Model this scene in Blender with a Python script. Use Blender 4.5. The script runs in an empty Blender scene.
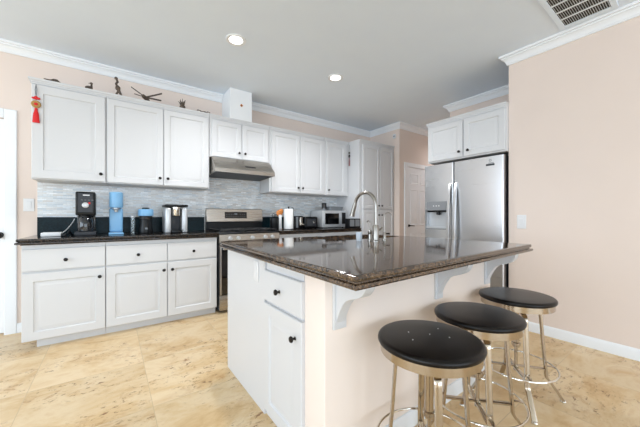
import bpy, bmesh, math
from math import sin, cos, pi, radians
from mathutils import Vector, Matrix

scene = bpy.context.scene
C = scene.collection

# ------------------------------------------------------------------ camera, world, lights, exposure
cam_data = bpy.data.cameras.new('camera')
cam = bpy.data.objects.new('camera', cam_data)
C.objects.link(cam)
cam_data.sensor_width = 36.0
cam_data.lens = 16.0
cam_data.shift_y = 3.0 / 640.0
cam_data.clip_start = 0.02
cam.location = (0, 0, 1.11)
cam.rotation_euler = (radians(90), 0, radians(-36.2))
scene.camera = cam

world = bpy.data.worlds.new('daylight')
scene.world = world
world.use_nodes = True
world.node_tree.nodes['Background'].inputs[0].default_value = (0.85, 0.93, 1.0, 1)
world.node_tree.nodes['Background'].inputs[1].default_value = 1.0


def area(name, loc, rot, sx, sy, power, col):
    d = bpy.data.lights.new(name, 'AREA')
    d.shape = 'RECTANGLE'
    d.size, d.size_y = sx, sy
    d.energy = power
    d.color = col
    o = bpy.data.objects.new(name, d)
    o.location = loc
    o.rotation_euler = rot
    C.objects.link(o)
    return o


# daylight coming through the wide windows behind and to the left of the camera
area('rear_window_daylight', (0.6, -6.48, 1.38), (radians(90), 0, 0), 8.4, 2.5, 292, (0.73, 0.865, 1.0))
area('left_window_daylight', (-5.48, -0.6, 1.61), (radians(90), 0, radians(-90)), 7.4, 2.02, 285, (0.735, 0.865, 1.0))

scene.view_settings.view_transform = 'Standard'
scene.view_settings.look = 'None'
scene.view_settings.exposure = -0.16
scene.view_settings.gamma = 1.0
scene.view_settings.use_curve_mapping = False


# ------------------------------------------------------------------ materials
def lin(c):
    return c / 12.92 if c <= 0.04045 else ((c + 0.055) / 1.055) ** 2.4


def rgb(r, g, b):
    return (lin(r / 255), lin(g / 255), lin(b / 255), 1)


def mat(name, col, rough=0.5, metal=0.0, spec=0.5, coat=0.0, emit=0.0, noise=0.0, nscale=6.0, alpha=None, trans=0.0):
    m = bpy.data.materials.new(name)
    m.use_nodes = True
    nt = m.node_tree
    b = nt.nodes['Principled BSDF']
    b.inputs['Base Color'].default_value = col
    b.inputs['Roughness'].default_value = rough
    b.inputs['Metallic'].default_value = metal
    b.inputs['Specular IOR Level'].default_value = spec
    b.inputs['Coat Weight'].default_value = coat
    b.inputs['Transmission Weight'].default_value = trans
    if emit:
        b.inputs['Emission Color'].default_value = col
        b.inputs['Emission Strength'].default_value = emit
    if noise:
        tc = nt.nodes.new('ShaderNodeTexCoord')
        n = nt.nodes.new('ShaderNodeTexNoise')
        n.inputs['Scale'].default_value = nscale
        n.inputs['Detail'].default_value = 5
        nt.links.new(tc.outputs['Object'], n.inputs['Vector'])
        r = nt.nodes.new('ShaderNodeValToRGB')
        r.color_ramp.elements[0].position = 0.3
        r.color_ramp.elements[1].position = 0.7
        r.color_ramp.elements[0].color = tuple(c * (1 - noise) for c in col[:3]) + (1,)
        r.color_ramp.elements[1].color = tuple(min(1, c * (1 + noise)) for c in col[:3]) + (1,)
        nt.links.new(n.outputs['Fac'], r.inputs['Fac'])
        nt.links.new(r.outputs['Color'], b.inputs['Base Color'])
    return m


def node(nt, t, **kw):
    n = nt.nodes.new(t)
    for k, v in kw.items():
        setattr(n, k, v)
    return n


def math_node(nt, op, a, b=None, c=None):
    n = nt.nodes.new('ShaderNodeMath')
    n.operation = op
    for i, v in enumerate((a, b, c)):
        if v is None:
            continue
        if isinstance(v, (int, float)):
            n.inputs[i].default_value = v
        else:
            nt.links.new(v, n.inputs[i])
    return n.outputs[0]


def mix(nt, fac, a, b):
    n = nt.nodes.new('ShaderNodeMix')
    n.data_type = 'RGBA'
    if isinstance(fac, (int, float)):
        n.inputs[0].default_value = fac
    else:
        nt.links.new(fac, n.inputs[0])
    for i, v in ((6, a), (7, b)):
        if isinstance(v, tuple):
            n.inputs[i].default_value = v
        else:
            nt.links.new(v, n.inputs[i])
    return n.outputs[2]


def ramp(nt, fac, stops):
    n = nt.nodes.new('ShaderNodeValToRGB')
    e = n.color_ramp.elements
    while len(e) < len(stops):
        e.new(0.5)
    for i, (p, c) in enumerate(stops):
        e[i].position = p
        e[i].color = c
    nt.links.new(fac, n.inputs['Fac'])
    return n.outputs['Color']


def noise_tex(nt, vec, scale, detail=5, rough=0.55, dist=0.0):
    n = nt.nodes.new('ShaderNodeTexNoise')
    n.inputs['Scale'].default_value = scale
    n.inputs['Detail'].default_value = detail
    n.inputs['Roughness'].default_value = rough
    n.inputs['Distortion'].default_value = dist
    nt.links.new(vec, n.inputs['Vector'])
    return n.outputs['Fac']


W1 = (1, 1, 1, 1)
K1 = (0, 0, 0, 1)


def travertine():
    m = bpy.data.materials.new('travertine_tile')
    m.use_nodes = True
    nt = m.node_tree
    b = nt.nodes['Principled BSDF']
    tc = node(nt, 'ShaderNodeTexCoord')
    P = tc.outputs['Object']
    sep = node(nt, 'ShaderNodeSeparateXYZ')
    nt.links.new(P, sep.inputs[0])
    S = 0.625
    fx = math_node(nt, 'DIVIDE', math_node(nt, 'SUBTRACT', sep.outputs[0], 0.195), S)
    fy = math_node(nt, 'DIVIDE', math_node(nt, 'SUBTRACT', sep.outputs[1], 1.915), S)
    gx = math_node(nt, 'PINGPONG', fx, 0.5)
    gy = math_node(nt, 'PINGPONG', fy, 0.5)
    g = math_node(nt, 'LESS_THAN', math_node(nt, 'MINIMUM', gx, gy), 0.0028)
    cellv = node(nt, 'ShaderNodeCombineXYZ')
    nt.links.new(math_node(nt, 'FLOOR', fx), cellv.inputs[0])
    nt.links.new(math_node(nt, 'FLOOR', fy), cellv.inputs[1])
    wn = node(nt, 'ShaderNodeTexWhiteNoise', noise_dimensions='3D')
    nt.links.new(cellv.outputs[0], wn.inputs['Vector'])
    # every tile gets its own piece of stone
    off = node(nt, 'ShaderNodeVectorMath', operation='SCALE')
    nt.links.new(wn.outputs['Color'], off.inputs[0])
    off.inputs['Scale'].default_value = 17.0
    add = node(nt, 'ShaderNodeVectorMath', operation='ADD')
    nt.links.new(P, add.inputs[0])
    nt.links.new(off.outputs[0], add.inputs[1])
    mp = node(nt, 'ShaderNodeMapping')
    mp.inputs['Scale'].default_value = (1.0, 1.6, 1.0)
    mp.inputs['Rotation'].default_value = (0, 0, 0.35)
    nt.links.new(add.outputs[0], mp.inputs[0])
    Q = mp.outputs[0]
    n1 = noise_tex(nt, Q, 3.0, 9, 0.68, 0.5)
    base = ramp(nt, n1, [(0.3, rgb(210, 170, 118)), (0.44, rgb(229, 197, 149)), (0.58, rgb(240, 215, 176)), (0.75, rgb(224, 187, 136))])
    n2 = noise_tex(nt, Q, 7.0, 10, 0.72, 0.9)
    vein = ramp(nt, n2, [(0.54, K1), (0.66, (0.7, 0.7, 0.7, 1))])
    n2b = noise_tex(nt, Q, 1.3, 4, 0.5, 0.3)
    veinmask = math_node(nt, 'MULTIPLY', vein, ramp(nt, n2b, [(0.45, K1), (0.6, W1)]))
    col = mix(nt, veinmask, base, rgb(186, 134, 80))
    n3 = noise_tex(nt, Q, 22, 7, 0.72, 0.4)
    pit = math_node(nt, 'MULTIPLY', ramp(nt, n3, [(0.57, K1), (0.63, (0.9, 0.9, 0.9, 1))]), ramp(nt, n2b, [(0.46, K1), (0.58, W1)]))
    col = mix(nt, pit, col, rgb(140, 90, 48))
    hs = node(nt, 'ShaderNodeHueSaturation')
    nt.links.new(col, hs.inputs['Color'])
    nt.links.new(math_node(nt, 'MULTIPLY_ADD', wn.outputs['Value'], 0.12, 0.88), hs.inputs['Value'])
    col = mix(nt, g, hs.outputs[0], rgb(206, 180, 142))
    nt.links.new(col, b.inputs['Base Color'])
    b.inputs['Roughness'].default_value = 0.33
    b.inputs['Specular IOR Level'].default_value = 0.4
    return m


def granite(name, stops, fleck, spec, rough):
    m = bpy.data.materials.new(name)
    m.use_nodes = True
    nt = m.node_tree
    b = nt.nodes['Principled BSDF']
    tc = node(nt, 'ShaderNodeTexCoord')
    P = tc.outputs['Object']
    n1 = noise_tex(nt, P, 42, 6, 0.7)
    col = ramp(nt, n1, list(zip((0.3, 0.46, 0.56, 0.68), stops)))
    n2 = noise_tex(nt, P, 150, 3, 0.7)
    fl = ramp(nt, n2, [(0.60, K1), (0.68, W1)])
    col = mix(nt, math_node(nt, 'MULTIPLY', fl, 0.75), col, fleck)
    n3 = noise_tex(nt, P, 95, 3, 0.6)
    dk = ramp(nt, n3, [(0.56, K1), (0.64, W1)])
    col = mix(nt, dk, col, rgb(16, 14, 13))
    nt.links.new(col, b.inputs['Base Color'])
    b.inputs['Roughness'].default_value = rough
    b.inputs['Specular IOR Level'].default_value = spec
    return m


def mosaic():
    m = bpy.data.materials.new('linear_glass_mosaic')
    m.use_nodes = True
    nt = m.node_tree
    b = nt.nodes['Principled BSDF']
    tc = node(nt, 'ShaderNodeTexCoord')
    mp = node(nt, 'ShaderNodeMapping')
    mp.inputs['Rotation'].default_value = (radians(90), 0, 0)
    nt.links.new(tc.outputs['Object'], mp.inputs[0])
    br = node(nt, 'ShaderNodeTexBrick')
    br.offset = 0.37
    br.inputs['Scale'].default_value = 1.0
    br.inputs['Brick Width'].default_value = 0.075
    br.inputs['Row Height'].default_value = 0.0155
    br.inputs['Mortar Size'].default_value = 0.0011
    br.inputs['Bias'].default_value = 0.0
    br.inputs['Color1'].default_value = K1
    br.inputs['Color2'].default_value = W1
    br.inputs['Mortar'].default_value = (0.5, 0.5, 0.5, 1)
    nt.links.new(mp.outputs[0], br.inputs['Vector'])
    col = ramp(nt, br.outputs['Color'], [(0.0, rgb(190, 200, 208)), (0.2, rgb(228, 233, 236)), (0.36, rgb(204, 200, 196)), (0.55, rgb(236, 240, 242)), (0.74, rgb(216, 214, 210)), (0.92, rgb(224, 232, 238)), (0.96, rgb(252, 253, 254))])
    n9 = noise_tex(nt, mp.outputs[0], 60, 4, 0.7)
    col = mix(nt, math_node(nt, 'MULTIPLY', ramp(nt, n9, [(0.45, K1), (0.65, W1)]), 0.4), col, rgb(188, 186, 184))
    col = mix(nt, br.outputs['Fac'], col, rgb(214, 214, 212))
    nt.links.new(col, b.inputs['Base Color'])
    b.inputs['Roughness'].default_value = 0.22
    return m


def brushed(name, col, rough, axis=2):
    m = mat(name, col, rough, 1.0)
    nt = m.node_tree
    b = nt.nodes['Principled BSDF']
    tc = node(nt, 'ShaderNodeTexCoord')
    mp = node(nt, 'ShaderNodeMapping')
    s = [160, 160, 160]
    s[axis] = 2
    mp.inputs['Scale'].default_value = s
    nt.links.new(tc.outputs['Object'], mp.inputs[0])
    n = noise_tex(nt, mp.outputs[0], 1.0, 3)
    r = math_node(nt, 'MULTIPLY_ADD', n, 0.14, rough - 0.07)
    nt.links.new(r, b.inputs['Roughness'])
    return m


M = {}
M['cabinet'] = mat('white_cabinet_paint', rgb(215, 215, 216), 0.38)
M['trim'] = mat('white_trim_paint', rgb(240, 242, 244), 0.4)
M['wall'] = mat('peach_wall_paint', rgb(232, 216, 205), 0.8, noise=0.012, nscale=3)
M['ceiling'] = mat('ceiling_paint', rgb(234, 244, 255), 0.9, noise=0.01, nscale=4)
M['floor'] = travertine()
M['granite'] = granite('dark_brown_granite', (rgb(28, 23, 19), rgb(62, 49, 39), rgb(102, 80, 60), rgb(74, 59, 48)), rgb(184, 158, 128), 0.9, 0.075)
M['dark_granite'] = granite('near_black_granite', (rgb(12, 11, 11), rgb(26, 23, 21), rgb(58, 46, 37), rgb(30, 26, 24)), rgb(120, 102, 84), 0.4, 0.08)
M['mosaic'] = mosaic()
M['upstand'] = mat('honed_black_granite', rgb(12, 31, 37), 0.3, spec=0.12, noise=0.5, nscale=70)
M['steel'] = brushed('brushed_stainless', rgb(198, 198, 199), 0.30, 1)
M['hood_steel'] = brushed('hood_stainless', rgb(172, 166, 158), 0.28, 0)
M['stool_steel'] = mat('polished_stool_steel', rgb(186, 174, 158), 0.14, 1.0)
M['chrome'] = mat('chrome', rgb(222, 218, 210), 0.12, 1.0)
M['nickel'] = mat('brushed_nickel', rgb(152, 148, 142), 0.28, 1.0)
M['black'] = mat('black_plastic', rgb(16, 17, 19), 0.34, spec=0.28)
M['black_gloss'] = mat('black_glass', rgb(8, 9, 11), 0.06, coat=0.3)
M['iron'] = mat('cast_iron', rgb(26, 26, 28), 0.55)
M['knob'] = mat('dark_bronze', rgb(38, 34, 32), 0.35, 0.6)
M['dark_grey'] = mat('dark_grey_metal', rgb(58, 60, 64), 0.45, 0.2, spec=0.3)
M['grey_plastic'] = mat('grey_plastic', rgb(120, 124, 128), 0.4)
M['silver_plastic'] = mat('silver_plastic', rgb(196, 198, 200), 0.32, 0.4)
M['seat'] = mat('black_vinyl', rgb(19, 15, 13), 0.3, spec=0.25, noise=0.35, nscale=14)
M['island_wall'] = mat('pale_island_paint', rgb(242, 228, 217), 0.7, noise=0.01, nscale=3)
M['white_plastic'] = mat('white_plastic', rgb(228, 228, 229), 0.35)
M['blue'] = mat('sky_blue_plastic', rgb(126, 178, 218), 0.35)
M['red'] = mat('red_silk', rgb(214, 20, 24), 0.55)
M['gold'] = mat('gold_medallion', rgb(176, 136, 78), 0.4, 0.3, noise=0.4, nscale=120)
M['bronze'] = mat('aged_bronze', rgb(92, 80, 70), 0.5, 0.5, noise=0.35, nscale=60)
M['orange'] = mat('orange_wood', rgb(206, 128, 62), 0.5, noise=0.15, nscale=30)
M['paper'] = mat('paper_towel_white', rgb(244, 243, 240), 0.85)
M['glass'] = mat('clear_glass', rgb(232, 240, 242), 0.03, trans=0.95)
M['pale_glass'] = mat('pale_blue_glass', rgb(228, 236, 244), 0.1, trans=0.3)
M['lamp'] = mat('lamp_diffuser', rgb(255, 250, 242), 0.5, emit=9.0)
M['duct_dark'] = mat('duct_interior', rgb(64, 60, 56), 0.8)
M['matt_black'] = mat('black_rubber', rgb(18, 18, 18), 0.8)  # plain matt black for feet, plinths and toaster slots
M['panel_grey'] = mat('light_grey_panel', rgb(140, 142, 145), 0.35, 0.2)
M['display'] = mat('control_panel_black', rgb(16, 18, 22), 0.12)
M['digits'] = mat('pale_display_digits', rgb(170, 200, 220), 0.4, emit=0.6)
M['coffee'] = mat('smoked_glass', rgb(30, 32, 36), 0.08, coat=0.4)


# ------------------------------------------------------------------ mesh builder
class MB:
    def __init__(self):
        self.bm = bmesh.new()

    def _f(self, vs):
        try:
            return self.bm.faces.new(vs)
        except ValueError:
            return None

    def box(self, x0, x1, y0, y1, z0, z1, bev=0.0, seg=2):
        bm = self.bm
        v = [bm.verts.new((x, y, z)) for z in (z0, z1) for y in (y0, y1) for x in (x0, x1)]
        fs = [self._f([v[i] for i in q]) for q in ((0, 2, 3, 1), (4, 5, 7, 6), (0, 1, 5, 4), (2, 6, 7, 3), (0, 4, 6, 2), (1, 3, 7, 5))]
        if bev:
            es = list({e for f in fs for e in f.edges})
            bmesh.ops.bevel(bm, geom=es, offset=bev, segments=seg, affect='EDGES', profile=0.5)
        return self

    def hull(self, lo, hi):
        """frustum between two loops of equal length"""
        bm = self.bm
        a = [bm.verts.new(p) for p in lo]
        b = [bm.verts.new(p) for p in hi]
        n = len(a)
        self._f(a[::-1])
        self._f(b)
        for i in range(n):
            self._f([a[i], a[(i + 1) % n], b[(i + 1) % n], b[i]])
        return self

    def loft(self, loops, caps=True):
        bm = self.bm
        L = [[bm.verts.new(p) for p in l] for l in loops]
        n = len(L[0])
        for a, b in zip(L, L[1:]):
            for i in range(n):
                self._f([a[i], a[(i + 1) % n], b[(i + 1) % n], b[i]])
        if caps:
            self._f(L[0][::-1])
            self._f(L[-1])
        return self

    def prism(self, pts, fn, a, b):
        """extrude polygon pts (2d) from a to b through fn(p, q, t)"""
        return self.hull([fn(p, q, a) for p, q in pts], [fn(p, q, b) for p, q in pts])

    def lathe(self, prof, c=(0, 0, 0), n=32, axis='z'):
        loops = []
        for r, h in prof:
            r = max(r, 1e-5)
            l = []
            for i in range(n):
                t = 2 * pi * i / n
                p, q = r * cos(t), r * sin(t)
                if axis == 'z':
                    l.append((c[0] + p, c[1] + q, c[2] + h))
                elif axis == 'y':
                    l.append((c[0] + p, c[1] + h, c[2] + q))
                else:
                    l.append((c[0] + h, c[1] + p, c[2] + q))
            loops.append(l)
        return self.loft(loops)

    def cyl(self, p0, p1, r0, r1=None, n=16):
        return self.tube([p0, p1], [r0, r0 if r1 is None else r1], n)

    def tube(self, pts, r, n=10):
        pts = [Vector(p) for p in pts]
        rs = r if isinstance(r, (list, tuple)) else [r] * len(pts)
        loops = []
        ref = None
        for i, p in enumerate(pts):
            t = (pts[min(i + 1, len(pts) - 1)] - pts[max(i - 1, 0)]).normalized()
            if ref is None:
                ref = Vector((0, 0, 1)) if abs(t.z) < 0.9 else Vector((1, 0, 0))
            s = t.cross(ref).normalized()
            u = s.cross(t).normalized()
            ref = u
            loops.append([tuple(p + s * rs[i] * cos(2 * pi * k / n) + u * rs[i] * sin(2 * pi * k / n)) for k in range(n)])
        return self.loft(loops)

    def ring(self, c, R, r, n=48, k=8, axis='z'):
        bm = self.bm
        L = []
        for i in range(n):
            t = 2 * pi * i / n
            l = []
            for j in range(k):
                a = 2 * pi * j / k
                p, q, h = (R + r * cos(a)) * cos(t), (R + r * cos(a)) * sin(t), r * sin(a)
                if axis == 'z':
                    co = (c[0] + p, c[1] + q, c[2] + h)
                elif axis == 'y':
                    co = (c[0] + p, c[1] + h, c[2] + q)
                else:
                    co = (c[0] + h, c[1] + p, c[2] + q)
                l.append(bm.verts.new(co))
            L.append(l)
        for i in range(n):
            a, b = L[i], L[(i + 1) % n]
            for j in range(k):
                self._f([a[j], a[(j + 1) % k], b[(j + 1) % k], b[j]])
        return self

    def ball(self, c, rx, ry=None, rz=None, n=14):
        ry = rx if ry is None else ry
        rz = rx if rz is None else rz
        mt = Matrix.Translation(c) @ Matrix.Diagonal((rx, ry, rz, 1))
        bmesh.ops.create_uvsphere(self.bm, u_segments=n, v_segments=max(6, n // 2 + 1), radius=1, matrix=mt)
        return self

    def flat_sweep(self, pts, side, w, t):
        """bar of width w (along side) and thickness t swept along pts"""
        pts = [Vector(p) for p in pts]
        side = Vector(side).normalized()
        loops = []
        for i, p in enumerate(pts):
            d = (pts[min(i + 1, len(pts) - 1)] - pts[max(i - 1, 0)]).normalized()
            u = side.cross(d).normalized()
            a, b, k = side * w / 2, u * t / 2, 0.72
            loops.append([tuple(p + q) for q in (a * k + b, a + b * k, a - b * k, a * k - b, -a * k - b, -a - b * k, -a + b * k, -a * k + b)])
        return self.loft(loops)

    def panel(self, fn, s0, s1, t0, t1, th=0.02, frame=0.058, raised=True):
        """raised-panel front, built through fn(s, t, depth)"""
        rings = [(0, 0.0), (0, th - 0.004), (0.004, th)]
        if raised:
            rings += [(frame, th), (frame + 0.007, th - 0.009), (frame + 0.015, th - 0.009), (frame + 0.036, th - 0.002), (frame + 0.042, th - 0.002)]
        else:
            rings += [(0.012, th)]
        loops = []
        for i, d in rings:
            loops.append([fn(s0 + i, t0 + i, d), fn(s1 - i, t0 + i, d), fn(s1 - i, t1 - i, d), fn(s0 + i, t1 - i, d)])
        return self.loft(loops)

    def build(self, name, m, parent=None, smooth=None):
        bmesh.ops.remove_doubles(self.bm, verts=self.bm.verts, dist=1e-6)
        bmesh.ops.recalc_face_normals(self.bm, faces=self.bm.faces)
        me = bpy.data.meshes.new(name)
        self.bm.to_mesh(me)
        self.bm.free()
        me.materials.append(M[m] if isinstance(m, str) else m)
        if smooth is not False:
            for p in me.polygons:
                p.use_smooth = True
            me.set_sharp_from_angle(angle=radians(32))
        o = bpy.data.objects.new(name, me)
        C.objects.link(o)
        if parent is not None:
            o.parent = parent
            o.matrix_parent_inverse = Matrix.Identity(4)
            # parts are modelled in world space for things that stand at a location
            if parent.parent is None and any(parent.location):
                o.matrix_parent_inverse = Matrix.Translation(-Vector(parent.location))
            elif parent.parent is not None:
                o.matrix_parent_inverse = Matrix.Identity(4)
        return o


def tag(o, label=None, cat=None, group=None, kind=None):
    for k, v in (('label', label), ('category', cat), ('group', group), ('kind', kind)):
        if v:
            o[k] = v
    return o


def thing(name, label, cat, loc=(0, 0, 0), group=None):
    o = bpy.data.objects.new(name, None)
    o.empty_display_size = 0.1
    C.objects.link(o)
    o.location = loc
    return tag(o, label, cat, group)


def struct(name, mb, m, parent=None):
    o = mb.build(name, m, parent)
    if parent is None:
        o['kind'] = 'structure'
    return o


def fY(y):           # a front that faces the camera side (-Y)
    return lambda s, t, d: (s, y - d, t)


def fX(x):           # a front that faces -X
    return lambda s, t, d: (x - d, s, t)


# ------------------------------------------------------------------ room shell
CEIL = 2.745
XL, YR = -5.5, -6.5           # far-off left and rear walls
XW = 3.274                    # right wall
YB = 3.905                    # cabinet wall
struct('floor', MB().box(XL, 6.2, YR, 4.1, -0.08, 0), 'floor')
struct('ceiling', MB().box(XL, 6.2, YR, 4.1, CEIL, CEIL + 0.08), 'ceiling')
DX0, DX1, DZ = -1.62, -0.815, 2.035
struct('wall_back', MB().box(XL, DX0, YB, 4.1, 0, CEIL).box(DX1, 4.068, YB, 4.1, 0, CEIL).box(DX0, DX1, YB, 4.1, DZ, CEIL), 'wall')
struct('wall_pantry', MB().box(4.068, 6.2, 3.2, 4.1, 0, CEIL), 'wall')
struct('wall_right', MB().box(XW, 6.2, YR, 1.207, 0, CEIL), 'wall')
struct('wall_alcove', MB().box(4.03, 6.2, 1.207, 2.258, 0, CEIL), 'wall')
struct('wall_hall', MB().box(6.1, 6.2, 2.258, 3.2, 0, CEIL), 'wall')
w = MB()
w.box(XL - 0.1, XL, YR, -4.3, 0, CEIL).box(XL - 0.1, XL, 3.1, 4.1, 0, CEIL).box(XL - 0.1, XL, -4.3, 3.1, 0, 0.60).box(XL - 0.1, XL, -4.3, 3.1, 2.64, CEIL)
struct('wall_left', w, 'wall')
w = MB()
w.box(XL, -3.6, YR - 0.1, YR, 0, CEIL).box(4.8, 6.2, YR - 0.1, YR, 0, CEIL).box(-3.6, 4.8, YR - 0.1, YR, 0, 0.12).box(-3.6, 4.8, YR - 0.1, YR, 2.64, CEIL)
struct('wall_rear', w, 'wall')


def moulding(name, path, prof, m='trim'):
    mb = MB()
    n = len(path)
    loops = []
    for i, p in enumerate(path):
        ns = []
        for a, b in ((i - 1, i), (i, i + 1)):
            if a < 0 or b >= n:
                continue
            d = Vector((path[b][0] - path[a][0], path[b][1] - path[a][1])).normalized()
            ns.append(Vector((d.y, -d.x)))
        mv = ns[0] if len(ns) == 1 else (ns[0] + ns[1]) / (1 + ns[0].dot(ns[1]))
        loops.append([(p[0] + mv.x * o, p[1] + mv.y * o, z) for o, z in prof])
    mb.loft(loops)
    return struct(name, mb, m)


c = CEIL
crown = [(0, c - .094), (.013, c - .094), (.014, c - .080), (.018, c - .079), (.021, c - .066), (.030, c - .050), (.041, c - .038), (.042, c - .037), (.050, c - .036), (.051, c - .022), (.056, c - .021), (.066, c - .019), (.067, c), (0, c)]
moulding('trim_1', [(XL, YB), (1.205, YB)], crown)
moulding('trim_2', [(1.502, YB), (4.068, YB), (4.068, 3.2), (6.1, 3.2)], crown)
moulding('trim_3', [(6.1, 2.258), (4.03, 2.258), (4.03, 1.207), (XW, 1.207), (XW, YR)], crown)
base = [(0, 0), (.014, 0), (.014, .070), (.010, .082), (.006, .090), (0, .090)]
moulding('baseboard_right', [(3.4, 1.207), (XW, 1.207), (XW, YR)], base)
moulding('baseboard_back', [(-0.73, YB), (-0.605, YB)], base)
moulding('baseboard_hall', [(4.068, 3.25), (4.068, 3.2), (4.19, 3.2)], base)
# mosaic splash between worktop and wall cabinets
struct('wall_backsplash', MB().box(-0.590, 3.215, YB - 0.010, YB, 0.93, 1.446).box(0.966, 1.755, YB - 0.010, YB, 1.446, 1.84), 'mosaic')


def casing(mb, fn, s0, s1, t1, wd=0.085):
    for a, b, u, v in ((s0 - wd, s0, 0, t1 + wd), (s1, s1 + wd, 0, t1 + wd), (s0, s1, t1, t1 + wd)):
        loops = [[fn(p, q, d) for p, q in ((a + i, u), (b - i, u), (b - i, v - (i if a != s0 else 0)), (a + i, v - (i if a != s0 else 0)))] for i, d in ((0, 0), (0, .012), (.006, .018), (.02, .018))]
        mb.loft(loops)


def six_panel(name, fn, s0, s1, t0, t1, th, back):
    mb = MB()
    L = [fn(s0, t0, -0.03), fn(s1, t0, -0.03), fn(s1, t1, -0.03), fn(s0, t1, -0.03)]
    H = [fn(s0, t0, th), fn(s1, t0, th), fn(s1, t1, th), fn(s0, t1, th)]
    mb.hull(L, H)
    wd, ht = s1 - s0, t1 - t0
    cols = ((s0 + .14 * wd, s0 + .45 * wd), (s0 + .55 * wd, s0 + .86 * wd))
    rows = ((t0 + .10 * ht, t0 + .40 * ht), (t0 + .47 * ht, t0 + .80 * ht), (t0 + .85 * ht, t0 + .945 * ht))
    for a, b in cols:
        for u, v in rows:
            loops = []
            for i, d in ((0, th), (.004, th + .006), (.012, th + .006), (.020, th + .0005), (.032, th + .0005), (.050, th + .006)):
                loops.append([fn(a + i, u + i, d), fn(b - i, u + i, d), fn(b - i, v - i, d), fn(a + i, v - i, d)])
            mb.loft(loops)
    return struct(name, mb, 'trim')


# door at far left on the cabinet wall
d1 = six_panel('door_1', fY(YB + 0.03), DX0 + 0.003, DX1 - 0.003, 0.012, DZ - 0.003, 0.0, None)
mb = MB()
casing(mb, fY(YB), DX0, DX1, DZ)
struct('trim_4', mb, 'trim')
k = MB()
k.lathe([(.030, 0.030), (.030, 0.024), (.014, 0.018), (.012, -0.010), (.026, -0.016), (.035, -0.030), (.033, -0.046), (.017, -0.056), (0, -0.057)], (-0.853, YB, 0.935), 20, 'y')
k.build('door_knob', 'knob', d1)
# pantry door
d2 = six_panel('door_2', fY(3.2), 4.272, 4.98, 0.012, 2.0, 0.006, None)
mb = MB()
casing(mb, fY(3.2), 4.268, 4.984, 2.004, 0.075)
struct('trim_5', mb, 'trim')
k = MB()
k.lathe([(.026, 0.0), (.026, -0.006), (.012, -0.016), (.010, -0.045), (0, -0.046)], (4.325, 3.194, 0.945), 18, 'y')
k.tube([(4.325, 3.152, .945), (4.36, 3.149, .945), (4.40, 3.150, .943), (4.435, 3.154, .939)], [.008, .009, .008, .006], 10)
k.build('door_handle', 'knob', d2)

# ------------------------------------------------------------------ recessed ceiling lights, vent
for (x, y), lab in (((0.927, 2.584), 'round recessed ceiling light nearer the white duct box'), ((2.126, 2.596), 'round recessed ceiling light further back, towards the refrigerator')):
    t = thing('recessed_light', lab, 'ceiling light', (x, y, CEIL), 'recessed ceiling lights')
    MB().lathe([(.058, 0), (.060, -.004), (.076, -.009), (.088, -.006), (.090, 0)], (x, y, CEIL), 36).build('trim_ring', 'trim', t)
    MB().lathe([(0, -.0035), (.0585, -.0035), (.0585, -.001), (0, -.001)], (x, y, CEIL), 36).build('diffuser', 'lamp', t)
    d = bpy.data.lights.new('recessed_light_glow', 'SPOT')
    d.energy = 84
    d.spot_size = radians(150)
    d.spot_blend = 0.8
    d.shadow_soft_size = 0.07
    d.color = (0.95, 0.97, 1.0)
    lo = bpy.data.objects.new('recessed_light_glow', d)
    lo.location = (x, y, CEIL - 0.03)
    C.objects.link(lo)

hl = bpy.data.lights.new('hall_fill_spot', 'SPOT')  # unseen fill spot without a fixture, added to lighten the hall and pantry door
hl.energy, hl.spot_size, hl.spot_blend, hl.shadow_soft_size, hl.color = 75, radians(160), 1.0, 0.25, (0.97, 0.97, 1.0)
ho = bpy.data.objects.new('hall_fill_spot', hl)
ho.location = (5.35, 2.72, CEIL - 0.02)
C.objects.link(ho)

t = thing('ceiling_vent', 'grey metal air return grille in the ceiling near the right wall', 'vent', (2.87, 0.59, CEIL))
x0, x1, y0, y1 = 2.48, 3.165, 0.41, 0.762
mb = MB()
z0 = CEIL
fr = 0.036
for a, b, p, q in ((x0, x1, y0, y0 + fr), (x0, x1, y1 - fr, y1), (x0, x0 + fr, y0 + fr, y1 - fr), (x1 - fr, x1, y0 + fr, y1 - fr)):
    mb.box(a, b, p, q, z0 - .010, z0, .002, 1)
mb.build('frame', 'ceiling', t)
MB().box(x0 + fr, x1 - fr, y0 + fr, y1 - fr, z0 - .001, z0 - .0003).build('duct_opening', 'duct_dark', t)
mb = MB()
nb = 5
for i in range(1, nb):
    xx = x0 + fr + (x1 - x0 - 2 * fr) * i / nb
    mb.box(xx - .005, xx + .005, y0 + fr, y1 - fr, z0 - .010, z0 - .002)
nb = 20
for i in range(nb):
    yy = y0 + fr + (y1 - y0 - 2 * fr) * (i + .5) / nb
    mb.hull([(x0 + fr, yy - .0040, z0 - .009), (x1 - fr, yy - .0040, z0 - .009), (x1 - fr, yy - .0026, z0 - .009), (x0 + fr, yy - .0026, z0 - .009)],
            [(x0 + fr, yy + .0004, z0 - .002), (x1 - fr, yy + .0004, z0 - .002), (x1 - fr, yy + .0018, z0 - .002), (x0 + fr, yy + .0018, z0 - .002)])
mb.build('louvre', 'trim', t)


# ------------------------------------------------------------------ cabinets
def knob(fn, s, t, parent, d0=0.02, r=0.0155):
    mb = MB()
    o = Vector(fn(s, t, d0))
    ax = (Vector(fn(s, t, d0 + 1)) - o)
    sd = Vector((0, 0, 1))
    td = ax.cross(sd)
    loops = []
    for rr, h in ((.009, 0), (.006, .004), (.0055, .012), (r * .8, .016), (r, .021), (r * .85, .027), (r * .4, .0295), (.0001, .030)):
        loops.append([tuple(o + ax * h + (sd * cos(2 * pi * i / 14) + td * sin(2 * pi * i / 14)) * rr) for i in range(14)])
    mb.loft(loops)
    return mb.build('knob', 'knob', parent)


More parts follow.
